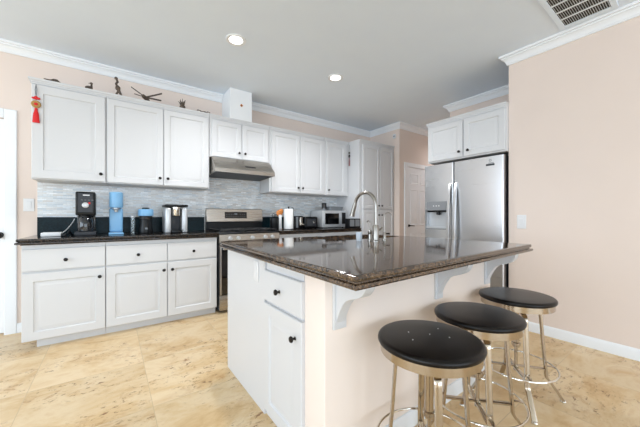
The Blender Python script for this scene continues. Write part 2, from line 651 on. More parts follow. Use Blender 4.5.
def front(kind, fn, s0, s1, t0, t1, parent, kn=None, raised=True, frame=0.058):
    o = MB().panel(fn, s0, s1, t0, t1, 0.02, frame, raised).build(kind, 'cabinet', parent)
    if kn:
        knob(fn, kn[0], kn[1], o)
    return o


def cap(mb, fn, s0, s1, z0, z1, dep, left=True, right=True):
    """small crown along the top of a wall cabinet"""
    for i, (h0, h1, o) in enumerate(((0, .3, .005), (.3, .62, .011), (.62, 1, .019))):
        a = z0 + (z1 - z0) * h0
        b = z0 + (z1 - z0) * h1
        l = [fn(s0 - (o if left else 0), a, -dep), fn(s1 + (o if right else 0), a, -dep), fn(s1 + (o if right else 0), a, o), fn(s0 - (o if left else 0), a, o)]
        h = [fn(s0 - (o if left else 0), b, -dep), fn(s1 + (o if right else 0), b, -dep), fn(s1 + (o if right else 0), b, o), fn(s0 - (o if left else 0), b, o)]
        mb.hull(l, h)


YU = 3.575                     # front plane of wall cabinet boxes
YWB = YB - 0.0005


def wall_cab(label, x0, x1, z0, doors, left, right, zt=2.36):
    t = thing('wall_cabinet', label, 'cabinet', (x0, YB, z0), 'white cabinets on the back wall')
    MB().box(x0, x1, YU + .02, YWB, z0, zt - .05, .0015, 1).build('body', 'cabinet', t)
    mb = MB()
    cap(mb, fY(YU + .02), x0, x1, zt - .05, zt, YWB - YU - .02, left, right)
    mb.build('top_moulding', 'cabinet', t)
    for (a, b, ks) in doors:
        front('door', fY(YU + .02), a, b, z0 + .008, zt - .058, t, (ks, z0 + .082), frame=.074 if b < 0 else .058)
    return t


wall_cab('single door wall cabinet above the coffee maker, red tassel hung on its frame', -0.583, -0.047, 1.449, [(-0.579, -0.054, -0.088)], True, False)
wall_cab('two door wall cabinet above the silver pod coffee machine, left of the range hood', -0.045, 0.958, 1.449, [(-0.038, 0.461, 0.428), (0.468, 0.945, 0.505)], False, False)
wall_cab('short two door wall cabinet directly above the range hood', 0.962, 1.756, 1.842, [(0.985, 1.357, 1.323), (1.368, 1.735, 1.402)], False, False)
wall_cab('two door wall cabinet right of the range hood above the paper towel', 1.760, 2.705, 1.449, [(1.785, 2.250, 2.215), (2.258, 2.697, 2.293)], False, False)
wall_cab('narrow single door wall cabinet above the microwave', 2.709, 3.212, 1.449, [(2.750, 3.150, 2.784)], False, False)

YF = 3.320                     # face frame plane of base cabinets
ZB = 0.872


def base_cab(label, x0, x1, cols, grp, endl=False):
    t = thing('base_cabinet', label, 'cabinet', (x0, YB, 0), grp)
    poly = [(YWB, 0), (3.376, 0), (3.376, .085), (YF, .085), (YF, ZB), (YWB, ZB)]
    mb = MB()
    if endl:                   # the plinth stops short of the end panel
        mb.hull([(x0 + .082, 3.376, 0), (x1, 3.376, 0), (x1, YWB, 0), (x0 + .082, YWB, 0)], [(x0 + .082, 3.376, .0855), (x1, 3.376, .0855), (x1, YWB, .0855), (x0 + .082, YWB, .0855)])
        mb.box(x0, x1, YF, YWB, .085, ZB, .0015, 1)
    else:
        mb.prism(poly, lambda p, q, s: (s, p, q), x0, x1)
    mb.build('body', 'cabinet', t)
    for a, b, kd in cols:
        front('drawer', fY(YF), a, b, .655, .838, t, ((a + b) / 2, .738), raised=False)
        front('door', fY(YF), a, b, .080, .638, t, (kd, .562), frame=.068)
    return t


base_cab('base cabinet at the left end of the counter, one wide drawer over one door', -0.597, -0.047, [(-0.594, -0.049, -0.089)], 'white base cabinets along the back wall', True)
base_cab('base cabinet beside the range, two drawers over two doors', -0.045, 0.968, [(-0.042, 0.460, 0.430), (0.468, 0.962, 0.508)], 'white base cabinets along the back wall')
base_cab('base cabinet right of the range, mostly hidden behind the island', 1.770, 2.49, [(1.776, 2.126, 2.09), (2.134, 2.484, 2.17)], 'white base cabinets along the back wall')
base_cab('base cabinet under the microwave beside the tall pantry', 2.493, 3.214, [(2.499, 2.849, 2.81), (2.857, 3.208, 2.89)], 'white base cabinets along the back wall')

# tall pantry cabinet
t = thing('pantry_cabinet', 'tall white four door pantry cabinet in the back corner', 'cabinet', (3.65, YB, 0))
XP0, XP1 = 3.220, 4.0675
MB().prism([(YWB, 0), (3.40, 0), (3.40, .09), (3.325, .09), (3.325, 2.31), (YWB, 2.31)], lambda p, q, s: (s, p, q), XP0, XP1).build('body', 'cabinet', t)
mb = MB()
cap(mb, fY(3.325), XP0, XP1, 2.31, 2.36, YWB - 3.325, False, False)
mb.build('top_moulding', 'cabinet', t)
for a, b, ks in ((3.285, 3.678, 3.645), (3.690, 4.035, 3.722)):
    front('door', fY(3.325), a, b, 1.236, 2.285, t, (ks, 1.292), frame=.05)
    front('door', fY(3.325), a, b, .10, 1.222, t, (ks, 1.135), frame=.05)

# cabinet over the refrigerator
t = thing('refrigerator_cabinet', 'white two door cabinet above the stainless refrigerator', 'cabinet', (4.03, 1.65, 1.775))
XF = 3.205
MB().box(XF + .02, 4.0295, 1.2085, 2.093, 1.775, 2.222, .0015, 1).build('body', 'cabinet', t)
mb = MB()
f = fX(XF + .02)
for a, b, o in ((2.222, 2.240, .005), (2.240, 2.257, .011), (2.257, 2.273, .019)):
    mb.box(XF + .02 - o, 4.0295, 1.2085, 2.093 + o, a, b)
mb.build('top_moulding', 'cabinet', t)
front('door', f, 1.648, 2.084, 1.790, 2.208, t, (1.683, 1.850))
front('door', f, 1.216, 1.636, 1.790, 2.208, t, (1.583, 1.850))

# white duct box above the range cabinets
t = thing('duct_box', 'white square duct box between the range cabinets and the ceiling', 'duct cover', (1.353, YB, 2.36))
MB().box(1.208, 1.499, YU, YWB, 2.3605, CEIL - .0005, .002, 1).build('body', 'trim', t)
mb = MB()
for i in range(4):
    a = pi / 2 * i
    mb.ball((1.356 + .011 * cos(a), YU - .002, 2.548 + .011 * sin(a)), .009, .003, .009, 10)
mb.build('ornament', 'orange', t)
MB().ball((1.356, YU - .003, 2.548), .008, .004, .008, 10).build('ornament_centre', 'knob', t)


# ------------------------------------------------------------------ worktops
def slab(corners, zt, hole=None, outs=None):
    """worktop with a two-step moulded edge; outs = which of the four sides are moulded (front, right, back, left)"""
    prof = [(-.010, -.053), (-.009, -.047), (.010, -.0465), (.016, -.045), (.0195, -.040), (.0195, -.034), (.017, -.030), (.012, -.028), (.004, -.0275), (.003, -.023), (.009, -.021), (.0115, -.017), (.0120, -.008), (.0105, -.003), (.0065, -.0005), (.000, 0)]
    mb = MB()
    sg = [(-1, -1), (1, -1), (1, 1), (-1, 1)]
    loops = []
    for o, z in prof:
        l = []
        for (x, y), (sx, sy) in zip(corners, sg):
            ox = o * sx * (outs[1] if sx > 0 else outs[3])
            oy = o * sy * (outs[2] if sy > 0 else outs[0])
            l.append((x + ox, y + oy, zt + z))
        loops.append(l)
    mb.loft(loops, caps=False)
    bm = mb.bm
    bm.verts.ensure_lookup_table()
    n = len(bm.verts)
    bot = [bm.verts[i] for i in range(4)]
    top = [bm.verts[i] for i in range(n - 4, n)]
    if hole is None:
        mb._f(bot[::-1])
        mb._f(top)
    else:
        # rounded opening, bridged to the outer edge side by side
        hx0, hx1, hy0, hy1, r = hole
        seg = 5
        pts = []
        quads = []
        for cx, cy, a0 in ((hx0 + r, hy0 + r, pi), (hx1 - r, hy0 + r, 1.5 * pi), (hx1 - r, hy1 - r, 0), (hx0 + r, hy1 - r, .5 * pi)):
            quads.append(len(pts))
            for i in range(seg + 1):
                a = a0 + .5 * pi * i / seg
                pts.append((cx + r * cos(a), cy + r * sin(a)))
        for ring_out, z in ((top, zt), (bot, zt - .053)):
            hv = [bm.verts.new((x, y, z)) for x, y in pts]
            N = len(hv)
            for q in range(4):
                i0 = quads[q]
                for i in range(i0, i0 + seg):
                    mb._f([ring_out[q], hv[i], hv[i + 1]])
                j = (i0 + seg)
                mb._f([ring_out[q], hv[j], hv[(j + 1) % N], ring_out[(q + 1) % 4]])
            if z == zt:
                ht = hv
            else:
                hb = hv
        for i in range(N):
            mb._f([ht[i], ht[(i + 1) % N], hb[(i + 1) % N], hb[i]])
    return mb


t = thing('countertop', 'dark granite counter on the base cabinets left of the range', 'countertop', (0.18, 3.6, .872))
slab([(-0.610, 3.290), (0.972, 3.290), (0.972, YWB), (-0.610, YWB)], .926, None, (1, 0, 0, 1)).build('slab', 'dark_granite', t)
MB().box(-0.590, 0.972, YB - .026, YB - .0105, .9265, 1.104, .002, 1).build('upstand', 'upstand', t)
t = thing('countertop', 'dark granite counter with the microwave, right of the range', 'countertop', (2.5, 3.6, .872))
slab([(1.764, 3.290), (3.218, 3.290), (3.218, YWB), (1.764, YWB)], .926, None, (1, 0, 0, 0)).build('slab', 'dark_granite', t)
MB().box(1.764, 3.218, YB - .026, YB - .0105, .9265, 1.104, .002, 1).build('upstand', 'upstand', t)

# ------------------------------------------------------------------ island
XI = 0.705
t = thing('kitchen_island', 'white kitchen island with a peach stool side, standing on the tile floor', 'kitchen island', (1.45, 1.5, 0))
XIR = 2.212
mb = MB()
side = [(1.085, 0), (2.045, 0), (2.045, .09), (2.115, .09), (2.115, .872), (1.085, .872)]
mb.prism(side, lambda p, q, s: (s, p, q), XI, XI + .02)
mb.prism(side, lambda p, q, s: (s, p, q), XIR - .02, XIR)
mb.box(XI + .02, XIR - .02, 2.095, 2.115, .09, .872).box(XI + .02, XIR - .02, 2.03, 2.045, 0, .09).box(XI + .02, XIR - .02, 1.085, 2.095, .09, .108)
mb.build('body', 'cabinet', t)
MB().box(XI, XIR, .932, 1.0845, 0, .872, .006, 3).build('stool_wall', 'island_wall', t)
MB().box(XI - .0135, XI - .0005, 1.472, 2.10, .0, .868, .001, 1).build('end_panel', 'cabinet', t)
f = fX(XI)
front('drawer', f, 1.078, 1.465, .648, .814, t, (1.285, .728), raised=False)
front('door', f, 1.078, 1.465, .040, .632, t, (1.132, .545))
outlet = MB().box(XI - .019, XI - .0136, 1.548, 1.614, .728, .846, .002, 2).build('outlet_plate', 'white_plastic', t)
for zz in (.765, .809):
    MB().box(XI - .021, XI - .0191, 1.567, 1.595, zz - .014, zz + .014, .0006, 1).build('socket', 'white_plastic', outlet)
moul = [(0, 0), (.012, 0), (.012, .07), (.006, .085), (0, .088)]
mb = MB()
mb.prism([(.9315, 0), (.9195, 0), (.9195, .07), (.925, .085), (.9315, .088)], lambda p, q, s: (s, p, q), XI, XIR)
mb.build('baseboard', 'trim', t)
for xa in (0.745, 1.497, 2.108):
    corb = [(.9315, .872), (.9315, .645), (.925, .650), (.916, .672), (.903, .703), (.890, .728), (.876, .750), (.862, .766), (.845, .777), (.822, .786), (.800, .793), (.782, .800), (.766, .811), (.754, .825), (.746, .840), (.742, .856), (.741, .872)]
    cb = MB().prism(corb, lambda p, q, s: (s, p, q), xa + .010, xa + .060).build('corbel', 'cabinet', t)
    MB().box(xa, xa + .070, .919, .9318, .635, .872, .002, 1).build('back_plate', 'cabinet', cb)

ISL = [(0.620, 0.655), (2.240, 0.708), (2.240, 2.145), (0.668, 2.145)]
t = thing('island_countertop', 'polished brown granite top of the island with an undermount sink', 'countertop', (1.45, 1.45, .872))
HX0, HX1, HY0, HY1 = 1.36, 2.14, 1.66, 2.06
slab(ISL, .926, (HX0, HX1, HY0, HY1, .05), (1, 1, 1, 1)).build('slab', 'granite', t)
t = thing('sink', 'stainless undermount sink let into the island top', 'sink', (1.75, 1.86, .69))
mb = MB()
def rr(x0, x1, y0, y1, r, z, seg=5):
    out = []
    for cx, cy, a0 in ((x0 + r, y0 + r, pi), (x1 - r, y0 + r, 1.5 * pi), (x1 - r, y1 - r, 0), (x0 + r, y1 - r, .5 * pi)):
        for i in range(seg + 1):
            a = a0 + .5 * pi * i / seg
            out.append((cx + r * cos(a), cy + r * sin(a), z))
    return out
mb.loft([rr(HX0 - .025, HX1 + .025, HY0 - .025, HY1 + .025, .06, .8695), rr(HX0 - .025, HX1 + .025, HY0 - .025, HY1 + .025, .06, .8725), rr(HX0 - .004, HX1 + .004, HY0 - .004, HY1 + .004, .05, .8725), rr(HX0, HX1, HY0, HY1, .05, .86), rr(HX0 + .01, HX1 - .01, HY0 + .01, HY1 - .01, .05, .70), rr(HX0 + .04, HX1 - .04, HY0 + .04, HY1 - .04, .03, .69)], caps=False)
mb._f([v for v in mb.bm.verts][-24:])
mb.build('basin', 'steel', t)
MB().lathe([(.04, 0), (.042, .004), (.03, .005), (.028, .001), (0, .001)], (1.75, 1.86, .6902), 24).build('drain', 'chrome', t)

# faucet and its companions on the island top
ZI = .9262
fx_, fy_ = 1.560, 1.440
t = thing('kitchen_faucet', 'tall gooseneck pull-down faucet on the island top', 'faucet', (fx_, fy_, ZI))
MB().lathe([(.030, 0), (.030, .006), (.026, .010), (.0225, .012), (.0225, .115), (.019, .122), (0, .122)], (fx_, fy_, ZI), 24).build('base', 'nickel', t)
pts = [(fx_, fy_, ZI + .12), (fx_, fy_, ZI + .24)]
R_ = .100
for i in range(0, 15):
    a = pi - (pi * 0.93) * i / 14
    pts.append((fx_ - .10 * (R_ + R_ * cos(a)), fy_ + R_ + R_ * cos(a), ZI + .265 + R_ * sin(a)))
MB().tube(pts, .0125, 14).build('spout', 'nickel', t)
e = Vector(pts[-1])
dr = (e - Vector(pts[-2])).normalized()
MB().tube([tuple(e - dr * .002), tuple(e + dr * .02), tuple(e + dr * .075), tuple(e + dr * .105)], [.0128, .016, .0175, .021], 16).build('spray_head', 'nickel', t)
MB().tube([(fx_ + .02, fy_ - .004, ZI + .085), (fx_ + .034, fy_ - .010, ZI + .088), (fx_ + .050, fy_ - .016, ZI + .104)], [.009, .008, .006], 10).build('lever', 'nickel', t)
sx, sy = 1.585, 1.520
t = thing('soap_dispenser', 'short nickel soap pump left of the gooseneck faucet', 'soap dispenser', (sx, sy, ZI))
MB().lathe([(.022, 0), (.022, .006), (.017, .010), (.015, .050), (.018, .055), (.018, .072), (.010, .078), (.006, .080), (.006, .136), (0, .136)], (sx, sy, ZI), 20).build('body', 'nickel', t)
MB().tube([(sx, sy, ZI + .130), (sx + .001, sy + .006, ZI + .146), (sx + .004, sy + .024, ZI + .152), (sx + .006, sy + .040, ZI + .140)], [.005, .005, .0045, .004], 10).build('nozzle', 'nickel', t)
px_, py_ = 1.690, 1.470
t = thing('water_tap', 'slim chrome filtered water tap right of the gooseneck faucet', 'faucet', (px_, py_, ZI))
MB().lathe([(.021, 0), (.021, .005), (.012, .009), (.0105, .060), (.0065, .066), (0, .066)], (px_, py_, ZI), 20).build('base', 'nickel', t)
pts = [(px_, py_, ZI + .060), (px_, py_, ZI + .17)]
for i in range(1, 11):
    a = pi - pi * .9 * i / 10
    pts.append((px_ + .030 + .030 * cos(a), py_ - .010 - .010 * cos(a), ZI + .185 + .028 * sin(a)))
MB().tube(pts, .0036, 10).build('spout', 'nickel', t)
MB().tube([(px_ + .010, py_ - .004, ZI + .052), (px_ + .036, py_ - .018, ZI + .052)], [.006, .0075], 10).build('handle', 'knob', t)
tx, ty = 1.500, 1.552
t = thing('tumbler', 'small pale blue glass tumbler on the island behind the faucet', 'glass', (tx, ty, ZI))
MB().lathe([(0, 0), (.020, 0), (.022, .004), (.025, .066), (.0235, .066), (.0205, .007), (0, .007)], (tx, ty, ZI), 24).build('cup', 'pale_glass', t)

# ------------------------------------------------------------------ range and hood
RX0, RX1 = 0.985, 1.752
t = thing('gas_range', 'stainless steel range with black oven door between the left and right counters', 'range', (1.37, YB, 0))
MB().box(RX0, RX1, 3.315, YB - .03, .03, .905, .002, 1).build('body', 'dark_grey', t)
MB().box(RX0 + .03, RX1 - .03, 3.36, YB - .08, 0, .03).build('plinth', 'matt_black', t)
MB().box(RX0 - .002, RX1 + .002, 3.30, 3.80, .9055, .925, .004, 2).build('cooktop', 'black_gloss', t)
mb = MB()
for gx0, gx1 in ((RX0 + .02, RX0 + .265), (RX0 + .275, RX0 + .495), (RX0 + .505, RX1 - .02)):
    for yy in (3.33, 3.55, 3.765):
        mb.box(gx0, gx1, yy - .007, yy + .007, .942, .957, .003, 1)
    for xx in (gx0 + .007, (gx0 + gx1) / 2, gx1 - .007):
        mb.box(xx - .006, xx + .006, 3.33, 3.765, .942, .956, .003, 1)
    for xx in (gx0 + .007, gx1 - .007):
        for yy in (3.33, 3.765):
            mb.box(xx - .006, xx + .006, yy - .006, yy + .006, .9252, .945)
mb.build('burner_grate', 'iron', t)
for bx_, by_ in ((RX0 + .14, 3.43), (RX0 + .14, 3.67), (RX1 - .14, 3.43), (RX1 - .14, 3.67), ((RX0 + RX1) / 2, 3.55)):
    MB().lathe([(.045, 0), (.045, .006), (.034, .008), (.034, .014), (0, .014)], (bx_, by_, .9252), 20).build('burner', 'iron', t)
# sloped knob panel
pan = MB().prism([(3.3155, .800), (3.268, .806), (3.285, .900), (3.3155, .9045)], lambda p, q, s: (s, p, q), RX0, RX1).build('control_panel', 'hood_steel', t)
for xx in (1.108, 1.205, 1.378, 1.550, 1.647):
    MB().lathe([(.024, .004), (.024, -.004), (.020, -.008), (.018, -.030), (.015, -.034), (0, -.034)], (xx, 3.273, .856), 18, 'y').build('control_knob', 'silver_plastic', pan)
dr_ = MB().box(RX0 + .002, RX1 - .002, 3.272, 3.3145, .215, .795, .004, 2).build('oven_door', 'black_gloss', t)
MB().box(RX0 + .002, RX0 + .022, 3.268, 3.2722, .215, .795).box(RX1 - .022, RX1 - .002, 3.268, 3.2722, .215, .795).build('door_trim', 'steel', dr_)
mb = MB().tube([(RX0 + .03, 3.222, .745), (RX1 - .03, 3.222, .745)], .012, 14)
for xx in (RX0 + .06, RX1 - .06):
    mb.box(xx - .010, xx + .010, 3.226, 3.273, .735, .755, .002, 1)
mb.build('door_handle', 'steel', dr_)
MB().box(RX0 + .002, RX1 - .002, 3.272, 3.3145, .035, .205, .004, 2).build('storage_drawer', 'hood_steel', t)
bg = MB().prism([(3.862, 1.215), (3.832, 1.215), (3.815, 1.205), (3.802, 1.045), (3.815, 1.038), (3.862, 1.038)], lambda p, q, s: (s, p, q), RX0 - .003, RX1 + .003).build('backguard', 'hood_steel', t)
MB().box(RX0 - .003, RX1 + .003, 3.818, 3.862, .9255, 1.0375).build('vent_riser', 'black', t)
def bgf(s, tt, d):            # sloped face of the backguard
    k_ = (tt - 1.045) / .16
    return (s, 3.802 + .013 * k_ - d, tt)
dp = MB().hull([bgf(1.215, 1.085, .0005), bgf(1.520, 1.085, .0005), bgf(1.520, 1.172, .0005), bgf(1.215, 1.172, .0005)], [bgf(1.217, 1.087, .003), bgf(1.518, 1.087, .003), bgf(1.518, 1.170, .003), bgf(1.217, 1.170, .003)]).build('display', 'display', bg)
mb = MB()
for i in range(9):
    for j in range(2):
        xx, zz = 1.235 + .031 * i, 1.105 + .030 * j
        if i in (4,) and j == 1:
            mb.hull([bgf(xx - .014, zz, .0032), bgf(xx + .026, zz, .0032), bgf(xx + .026, zz + .018, .0032), bgf(xx - .014, zz + .018, .0032)], [bgf(xx - .014, zz, .0036), bgf(xx + .026, zz, .0036), bgf(xx + .026, zz + .018, .0036), bgf(xx - .014, zz + .018, .0036)])
        elif not (i == 5 and j == 1):
            mb.hull([bgf(xx, zz, .0032), bgf(xx + .012, zz, .0032), bgf(xx + .012, zz + .004, .0032), bgf(xx, zz + .004, .0032)], [bgf(xx, zz, .0036), bgf(xx + .012, zz, .0036), bgf(xx + .012, zz + .004, .0036), bgf(xx, zz + .004, .0036)])
mb.build('display_marks', 'grey_plastic', bg)

t = thing('range_hood', 'stainless under-cabinet hood above the range', 'range hood', (1.36, YB, 1.64))
HXa, HXb = 0.975, 1.748
hp = [(YU + .015, 1.8415), (YU - .005, 1.8415), (3.412, 1.700), (3.402, 1.685), (3.402, 1.642), (YB - .011, 1.625), (YB - .011, 1.8415)]
MB().prism(hp, lambda p, q, s: (s, p, q), HXa, HXb).build('shell', 'hood_steel', t)
MB().hull([(HXa + .02, 3.425, 1.6435), (HXb - .02, 3.425, 1.6435), (HXb - .02, YB - .04, 1.6266), (HXa + .02, YB - .04, 1.6266)], [(HXa + .02, 3.425, 1.640), (HXb - .02, 3.425, 1.640), (HXb - .02, YB - .04, 1.623), (HXa + .02, YB - .04, 1.623)]).build('filter', 'dark_grey', t)
def hf(s, k_, d):             # sloped face of the hood
    y = YU - .005 + (3.412 - YU + .005) * k_
    z = 1.8415 + (1.700 - 1.8415) * k_
    return (s, y - d * .71, z + d * .70)
MB().hull([hf(1.36, .80, .0002), hf(1.50, .80, .0002), hf(1.50, .68, .0002), hf(1.36, .68, .0002)], [hf(1.362, .79, .003), hf(1.498, .79, .003), hf(1.498, .69, .003), hf(1.362, .69, .003)]).build('switch_strip', 'black', t)

# ------------------------------------------------------------------ refrigerator
t = thing('refrigerator', 'stainless side by side refrigerator with a water dispenser', 'refrigerator', (3.55, 1.68, 0))
FX0 = 3.205
FY0, FY1, FS = 1.228, 2.132, 1.752
MB().box(FX0 + .075, 3.855, FY0 + .004, FY1 - .004, .02, 1.745, .004, 2).build('body', 'dark_grey', t)
MB().box(FX0 + .10, 3.83, FY0 + .03, FY1 - .03, 0, .0199).build('foot_rail', 'matt_black', t)
MB().box(FX0 + .045, FX0 + .0745, FY0 + .02, FY1 - .02, .022, .095, .003, 1).build('kick_grille', 'black', t)
DZ0, DZ1 = .967, 1.292
DY0, DY1 = 1.836, 2.100
# doors with softly rounded vertical edges
def fdoor(y0, y1, z0, z1, hole=None):
    xb, r = FX0 + .072, .014
    cs = []
    for cx, cy, a0 in ((FX0 + r, y0 + r, 1.5 * pi), (FX0 + r, y1 - r, pi)):
        pass
    out = [(xb, y0)]
    for i in range(7):
        a = pi / 2 * i / 6
        out.append((FX0 + r - r * sin(a), y0 + r - r * cos(a)))
    for i in range(7):
        a = pi / 2 * i / 6
        out.append((FX0 + r - r * cos(a), y1 - r + r * sin(a)))
    out.append((xb, y1))
    mb = MB()
    return mb, out
mb, o = fdoor(FY0, FS - .004, 0, 0)
mb.hull([(x, y, .10) for x, y in o], [(x, y, 1.742) for x, y in o])
dR = mb.build('door', 'steel', t)
mb, o = fdoor(FS + .004, FY1, 0, 0)
mb.hull([(x, y, .10) for x, y in o], [(x, y, DZ0) for x, y in o])
mb.hull([(x, y, DZ1) for x, y in o], [(x, y, 1.742) for x, y in o])
# jambs left and right of the dispenser recess
xb = FX0 + .072
mb.hull([(x, y, DZ0) for x, y in [p for p in o if p[1] < DY0] + [(FX0, DY0), (xb, DY0)]], [(x, y, DZ1) for x, y in [p for p in o if p[1] < DY0] + [(FX0, DY0), (xb, DY0)]])
rest = [(xb, DY1), (FX0, DY1)] + [p for p in o if p[1] > DY1]
mb.hull([(x, y, DZ0) for x, y in rest], [(x, y, DZ1) for x, y in rest])
dL = mb.build('door', 'steel', t)
ds = MB()
ds.box(FX0 + .060, FX0 + .0715, DY0, DY1, DZ0, DZ1).box(FX0 + .001, FX0 + .06, DY0, DY1, 1.185, DZ1).box(FX0 - .006, FX0 + .06, DY0, DY1, DZ0, .985)
ds.build('water_dispenser', 'silver_plastic', dL)
mb = MB().prism([(FX0 + .0005, 1.200), (FX0 - .006, 1.188), (FX0 - .006, DZ1), (FX0 + .0005, DZ1)], lambda p, q, s: (p, s, q), DY0, DY1)
mb.build('dispenser_panel', 'panel_grey', dL)
mb = MB()
for a, b, u, v in ((DY0 - .010, DY0, DZ0, 1.20), (DY1, DY1 + .008, DZ0, 1.20), (DY0 - .010, DY1 + .008, DZ0 - .014, DZ0)):
    mb.box(FX0 - .007, FX0 - .0003, a, b, u, v, .002, 1)
mb.build('dispenser_frame', 'panel_grey', dL)
mb = MB().box(FX0 + .004, FX0 + .058, DY0 + .004, DY1 - .004, 1.165, 1.1845, .004, 1).tube([(FX0 + .03, 1.96, 1.17), (FX0 + .03, 1.96, 1.13)], .022, 14)
mb.build('dispenser_spout', 'black', dL)
mb = MB()
for i in range(3):
    mb.box(FX0 - .0075, FX0 - .0061, 1.925 + .035 * i, 1.937 + .035 * i, 1.232, 1.246)
mb.build('dispenser_button', 'white_plastic', dL)
for par, yy in ((dR, FS - .034), (dL, FS + .036)):
    pts = []
    for i in range(17):
        k_ = i / 16
        z = .50 + (1.495 - .50) * k_
        bow = sin(pi * k_) ** .6
        pts.append((FX0 + .002 - .058 * bow, yy, z))
    MB().flat_sweep(pts, (0, 1, 0), .034, .026).build('handle', 'steel', par)
bd = MB().ring((FX0 - .001, 1.354, 1.700), .011, .0028, 24, 6, 'x').build('badge', 'grey_plastic', dR)
MB().box(FX0 - .002, FX0 - .0002, 1.312, 1.396, 1.644, 1.664).build('sticker', 'dark_grey', dR)
MB().box(FX0 - .002, FX0 - .0002, 1.318, 1.372, 1.668, 1.675).build('sticker', 'grey_plastic', dR)


# ------------------------------------------------------------------ bar stools
def make_stool(label):
    t = thing('bar_stool', label, 'stool', (0, 0, 0), 'bar stools at the island')
    st = MB().lathe([(0, .6005), (.192, .6005), (.199, .604), (.2018, .611), (.2005, .619), (.196, .6245), (.190, .6268), (.184, .6276), (.10, .6288), (0, .629)], n=64).build('seat', 'seat', t)
    mb = MB()
    mb.lathe([(.0, .6002), (.191, .6002), (.191, .568), (.187, .568), (.187, .580), (0, .580)], n=64)
    mb.build('seat_band', 'stool_steel', t)
    for i in range(4):
        a = pi / 4 + pi / 2 * i
        d = Vector((cos(a), sin(a), 0))
        tg = Vector((-sin(a), cos(a), 0))
        P = []
        P.append(d * .030 + Vector((0, 0, .541)))
        P.append(d * .092 + Vector((0, 0, .541)))
        for j in range(1, 8):
            b = pi / 2 * j / 7
            P.append(d * (.092 + .040 * sin(b)) + Vector((0, 0, .501 + .040 * cos(b))))
        P.append(d * .144 + Vector((0, 0, .33)))
        P.append(d * .160 + Vector((0, 0, .15)))
        for j in range(1, 5):
            k_ = j / 4
            P.append(d * (.160 + .020 * k_ * k_) + Vector((0, 0, .15 - .035 * k_)))
        P.append(d * .246 + Vector((0, 0, .010)))
        lg = MB().flat_sweep(P, tg, .026, .013).build('leg', 'stool_steel', t)
        MB().lathe([(0, 0), (.015, 0), (.016, .006), (.012, .013), (0, .014)], tuple(d * .247), 14).build('foot_cap', 'chrome', lg)
        # clip that carries the foot ring
        q = MB().flat_sweep([d * .160 + Vector((0, 0, .205)), d * .182 + Vector((0, 0, .206)), d * .203 + Vector((0, 0, .200))], tg, .016, .005)
        q.build('ring_clip', 'stool_steel', lg)
    MB().ring((0, 0, .2), .207, .0052, 72, 10).build('foot_ring', 'chrome', t)
    mb = MB()
    for i in range(2):
        a = pi / 4 + pi / 2 * i
        d = Vector((cos(a), sin(a), 0))
        tg = Vector((-sin(a), cos(a), 0))
        z = .176 + .0122 * i
        mb.flat_sweep([-d * .148 + Vector((0, 0, z)), d * .148 + Vector((0, 0, z))], tg, .024, .010)
    mb.build('cross_brace', 'stool_steel', t)
    mb = MB()
    mb.lathe([(0, .5795), (.045, .5795), (.045, .548), (.020, .530), (.0175, .52), (.0175, .335), (.024, .332), (.024, .316), (.019, .312), (.019, .306), (.009, .304), (.009, .168), (.014, .166), (.014, .160), (0, .160)], n=24)
    mb.build('centre_post', 'stool_steel', t)
    return t


def dup(t, loc, rz, label):
    r = t.copy()
    C.objects.link(r)
    r['label'] = label
    for ch in t.children:
        c_ = ch.copy()
        C.objects.link(c_)
        c_.parent = r
        for g in ch.children:
            d = g.copy()
            C.objects.link(d)
            d.parent = c_
    r.location = loc
    r.rotation_euler = (0, 0, rz)
    return r


s1 = make_stool('bar stool nearest the camera, pale flecks on its black seat')
s2 = dup(s1, (1.480, .685, 0), radians(-2), 'middle bar stool, between the flecked stool and the one by the refrigerator')
s3 = dup(s1, (2.020, .705, 0), radians(-6), 'bar stool furthest from the camera, near the refrigerator end of the island')
s1.location = (1.028, .663, 0)
s1.rotation_euler = (0, 0, radians(1))
for px, py in ((-.03, .075), (.02, .01), (.055, -.055), (.10, .02), (-.08, .02)):
    o = MB().lathe([(0, .6275), (.003, .6275), (.0025, .6298), (0, .630)], (px, py, 0), 8).build('paint_fleck', 'white_plastic')
    o.parent = s1
    o.matrix_parent_inverse = Matrix.Identity(4)

# ------------------------------------------------------------------ things on the left counter
ZC = .9264
t = thing('power_adapter', 'flat white box with a cord, left end of the dark counter', 'adapter', (-.45, 3.5, ZC))
MB().box(-.512, -.372, 3.50, 3.60, ZC, .966, .010, 3).build('case', 'white_plastic', t)
MB().tube([(-.375, 3.55, .955), (-.355, 3.60, .975), (-.335, 3.68, 1.01), (-.315, 3.75, 1.05), (-.305, 3.80, 1.085)], .004, 8).build('cord', 'white_plastic', t)
t = thing('cable_plug', 'black plug and coiled cable beside the white box', 'cable', (-.33, 3.48, ZC))
MB().box(-.372, -.335, 3.44, 3.475, ZC, .958, .006, 2).build('plug', 'black', t)
MB().tube([(-.340, 3.47, ZC + .018), (-.325, 3.49, ZC + .028), (-.318, 3.51, ZC + .05), (-.312, 3.54, ZC + .03), (-.306, 3.57, ZC + .01), (-.300, 3.62, ZC + .007)], .007, 10).build('cable', 'black', t)

